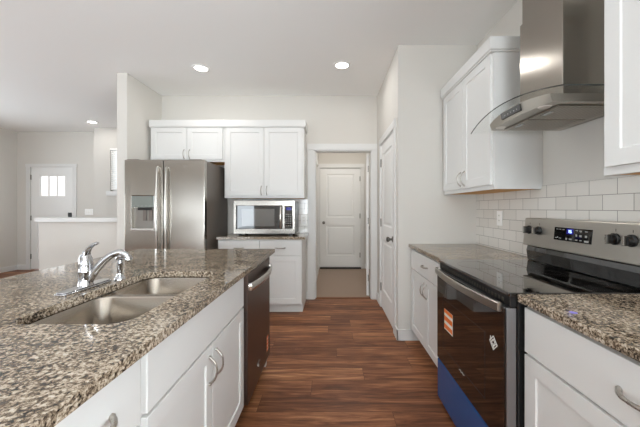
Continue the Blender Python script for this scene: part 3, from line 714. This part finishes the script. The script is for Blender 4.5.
# switch plate in the entry
sw = thing('light_switch', 'white multi-gang switch plate on the entry wall right of the front door', 'switch', (-4.92, YE, 1.175))
bx('cover_plate', 'white_plastic', sw, -0.082, 0.082, -0.006, 0.001, -0.06, 0.06, 0.003)
for k in (-1, 0, 1): bx('rocker', 'paper', sw, k * 0.046 - 0.016, k * 0.046 + 0.016, -0.010, -0.005, -0.033, 0.033, 0.002)

# range hood
hood = thing('range_hood', 'stainless chimney range hood with curved glass canopy above the range', 'range hood', (0, 0, 0))
YC = 1.535
def gz(y): return 1.785 - 0.052 * ((y - YC) / 0.381) ** 2
m = MB(); m.box(1.082, XR - 0.001, 1.377, 1.69, 1.783, 2.295)
m.build('chimney', 'steel', hood, 0.002)
bx('chimney_extension', 'steel', hood, 1.090, XR - 0.001, 1.385, 1.682, 2.29, H - 0.001, 0.002)
m = MB(); n = 24; g = []
for i in range(n + 1):
    y = YC - 0.381 + 0.762 * i / n; t = (y - YC) / 0.381
    g.append([m.b.verts.new((0.880 + 0.03 * t * t, y, gz(y) + dz)) for dz in (0, 0.006)] + [m.b.verts.new((XR - 0.002, y, gz(y) + dz)) for dz in (0.006, 0)])
for i in range(n):
    for a, b in ((1, 2), (3, 0)): m.b.faces.new((g[i][a], g[i + 1][a], g[i + 1][b], g[i][b]))
m.build('glass_canopy', 'glass', hood, smooth=True)
m = MB()
edge = [(XR - 0.002, YC - 0.381, gz(YC - 0.381) + 0.003)] + [(0.880 + 0.03 * (2 * i / n - 1) ** 2, YC - 0.381 + 0.762 * i / n, gz(YC - 0.381 + 0.762 * i / n) + 0.003) for i in range(n + 1)]
m.tube(edge, 0.0028, 6); m.build('glass_edge', 'glass_edge', hood, smooth=True)
m = MB(); y0, y1 = 1.29, 1.78; n = 16; V = []
for i in range(n + 1):
    y = y0 + (y1 - y0) * i / n; t = (y - YC) / 0.245; xf = 0.935 + 0.022 * t * t; zt = gz(y) - 0.008
    V.append([m.b.verts.new(p) for p in ((xf + 0.012, y, 1.720), (xf, y, zt), (XR - 0.002, y, zt), (XR - 0.002, y, 1.720))])
for i in range(n):
    for j in range(4): m.b.faces.new((V[i][j], V[i][(j + 1) % 4], V[i + 1][(j + 1) % 4], V[i + 1][j]))
m.b.faces.new(V[0]); m.b.faces.new(V[-1][::-1])
bd = m.build('hood_body', 'steel_h', hood, smooth=True)
cs = MB(); 
cs.prism([(0.936, 1.738), (0.946, 1.736), (0.941, 1.768), (0.931, 1.770)], 1, 1.46, 1.62); 
cs = cs.build('control_strip', 'glass_black', bd)
m = MB()
for k in range(5): m.box(0.9335, 0.936, 1.48 + k * 0.025, 1.488 + k * 0.025, 1.749, 1.757)
m.build('buttons', 'legend', cs)
for a, b in ((1.33, 1.53), (1.54, 1.74)):
    f = bx('grease_filter', 'filter', bd, 1.02, 1.33, a, b, 1.714, 1.7205, 0.002)
    m = MB()
    for k in range(14): m.box(1.03 + k * 0.0205, 1.04 + k * 0.0205, a + 0.015, b - 0.015, 1.7125, 1.7145)
    m.build('filter_slats', 'steel_h', f)
    bx('latch', 'chrome', f, 1.035, 1.06, (a + b) / 2 - 0.03, (a + b) / 2 + 0.03, 1.7105, 1.7130, 0.001)
for y in (1.36, 1.71):
    MB().lathe([(0.001, 1.7165), (0.024, 1.7165), (0.028, 1.7205), (0.001, 1.7205)], (0.985, y, 0)).build('lamp_lens', 'lens', bd, smooth=True)

# ------------------------------------------------------------------ back run
base_cabinet('white base cabinet under the microwave, two drawers over two doors', (-1.337, 3.49, 0), 0, 0.994, YB - 3.49 - 0.001, 'two', 'white shaker base cabinets on the back wall')
countertop('back_countertop', 'small granite worktop under the microwave', [(-1.340, 3.445), (-0.30, 3.445), (-0.30, YB - 0.009), (-1.340, YB - 0.009)], [])
wall_cabinet('white tall wall cabinet with two doors above the microwave', (-1.352, 3.75, 0), 0, 1.010, YB - 3.75 - 0.001, 1.380, 2.283, True, 1.475, GU, (False, True))
wall_cabinet('white short wall cabinet with two doors above the refrigerator', (-2.293, 3.75, 0), 0, 0.940, YB - 3.75 - 0.001, 1.840, 2.283, True, 1.935, GU, (False, False))

# refrigerator
fr = thing('refrigerator', 'stainless side-by-side refrigerator with water dispenser at the wing wall', 'refrigerator', (-2.304, 3.29, 0))
bx('cabinet_body', 'fridge_side', fr, 0.004, 0.890, 0.07, 0.74, 0.02, 1.785, 0.004)
bx('base_grille', 'black', fr, 0.01, 0.885, 0.03, 0.07, 0.0, 0.075)
for x in (0.10, 0.80): bx('hinge_cover', 'fridge_side', fr, x - 0.09, x + 0.05, 0.02, 0.12, 1.786, 1.802, 0.006)
def loc_slab(w_, h_, t_, panels, rec, name, x, z):
    o = MB().slab(w_, h_, t_, panels, rec, 0.002).build(name, 'steel', fr, 0.006, seg=3); o.location = (x, 0.066, z); return o
ld = loc_slab(0.428, 1.712, 0.066, [(0.078, 0.326, 0.925, 1.31)], 0.045, 'door', 0.0, 0.08)
rd = loc_slab(0.459, 1.712, 0.066, [], 0, 'door', 0.435, 0.08); ld['label'] = 'left freezer door with dispenser'; rd['label'] = 'right refrigerator door'
# dispenser in the left door: local x 0..0.412, front y=-0.066
dsp = bx('dispenser_display', 'dispanel_refl', ld, 0.080, 0.324, -0.067, -0.03, 1.180, 1.308, 0.002)
m = MB()
for k in range(5): m.box(0.096 + k * 0.045, 0.116 + k * 0.045, -0.0675, -0.0665, 1.195, 1.199)
m.build('display_icons', 'legend', dsp)
cv = bx('dispenser_cavity', 'cavity', ld, 0.080, 0.324, -0.024, -0.0215, 0.935, 1.178); cv['label'] = 'recess of the dispenser'
bx('chute', 'black', cv, 0.136, 0.286, -0.05, -0.022, 1.15, 1.179, 0.003)
for x in (0.205, 0.272): bx('paddle', 'fridge_side', cv, x - 0.020, x + 0.020, -0.036, -0.023, 1.03, 1.15, 0.004)
bx('drip_tray', 'steel_x', cv, 0.076, 0.328, -0.074, -0.022, 0.922, 0.948, 0.003)
for par, x in ((ld, 0.381), (rd, 0.047)):
    pts = [(x, -0.064, 0.62)] + [(x, -0.090 - 0.022 * math.sin(PI * k / 16), 0.63 + 0.99 * k / 16) for k in range(17)] + [(x, -0.064, 1.63)]
    o = MB().tube(pts, 0.0135, 12, (1.15, 0.9)).build('handle', 'steel_x', par, smooth=True); o['label'] = 'bowed vertical bar handle'
m = MB().tube([(0.245 + 0.022 * math.cos(2 * PI * k / 18), -0.0667, 1.635 + 0.008 * math.sin(2 * PI * k / 18)) for k in range(15)], 0.0015, 6); m.build('emblem', 'legend', rd)

# microwave
mw = thing('microwave', 'stainless microwave on the back worktop under the wall cabinet', 'microwave', (-1.190, 3.60, 0.917))
MW = 0.748
bx('case', 'blackmat', mw, 0.0, MW, 0.03, 0.42, 0.022, 0.425, 0.003)
for x in (0.06, MW - 0.06):
    for y in (0.08, 0.36): bx('foot', 'black', mw, x - 0.02, x + 0.02, y - 0.02, y + 0.02, 0.0, 0.022)
fr_ = MB().slab(MW, 0.405, 0.03, [(0.028, 0.597, 0.058, 0.345)], 0.006, 0.002).build('front_frame', 'mwsteel', mw, 0.002); fr_.location = (0, 0.03, 0.022)
dg = bx('door_glass', 'glass_black', mw, 0.030, 0.595, 0.002, 0.010, 0.082, 0.365); 
o = bx('door_window', 'mwwin', dg, 0.10, 0.50, 0.0012, 0.0022, 0.115, 0.325); o['label'] = 'grey perforated window'
cp = bx('control_panel', 'glass_black', mw, 0.622, 0.722, -0.002, 0.012, 0.082, 0.365, 0.001)
m = MB()
for r in range(6):
    for c in range(3): m.box(0.637 + c * 0.026, 0.650 + c * 0.026, -0.0028, -0.0015, 0.115 + r * 0.028, 0.125 + r * 0.028)
m.build('keys', 'legend', cp)
bx('display', 'blue_lcd', cp, 0.642, 0.707, -0.0028, -0.0015, 0.31, 0.345)
m = MB().tube([(0.582, 0.0, 0.095), (0.582, -0.036, 0.105), (0.582, -0.044, 0.16), (0.582, -0.046, 0.22), (0.582, -0.044, 0.29), (0.582, -0.036, 0.345), (0.582, 0.0, 0.355)], 0.014, 12)
o = m.build('handle', 'steel', mw, smooth=True); o['label'] = 'vertical stainless bar handle'
# outlet on the back tile
ot2 = dup(ot); ot2.location = (-0.375, YB - 0.009, 1.10); ot2.rotation_euler = (0, 0, 0); ot2['label'] = 'white duplex outlet on the tile right of the microwave'

# ------------------------------------------------------------------ recessed lights
def can(x, y, label, power, visible=True):
    e = thing('recessed_light', label, 'ceiling light', (x, y, H), 0, 'recessed ceiling lights')
    MB().lathe([(0.066, -0.002), (0.070, -0.009), (0.092, -0.006), (0.096, 0.0), (0.066, 0.0)], (0, 0, 0), 2, 28).build('trim_ring', 'white_plastic', e, smooth=True)
    MB().lathe([(0.0005, -0.004), (0.066, -0.004), (0.066, -0.001), (0.0005, -0.001)], (0, 0, 0), 2, 28).build('lens', 'lamp', e)
    l = bpy.data.lights.new('can_glow', 'AREA'); l.shape = 'DISK'; l.size = 0.13; l.energy = power; l.color = (1, 0.98, 0.95)
    o = bpy.data.objects.new('can_glow', l); C.objects.link(o); o.location = (x, y, H - 0.014)
can(-1.436, 3.26, 'recessed ceiling light in front of the refrigerator, the left of the kitchen pair', 2.5)
can(0.12, 3.19, 'recessed ceiling light in front of the hall doorway', 2.5)
can(-4.29, 5.30, 'recessed ceiling light over the entry, farthest left', 1.2)
e = can(0.2, 5.1, 'added recessed light inside the hall beyond the doorway, out of view', 6)  # unseen fixture, added to light the hall
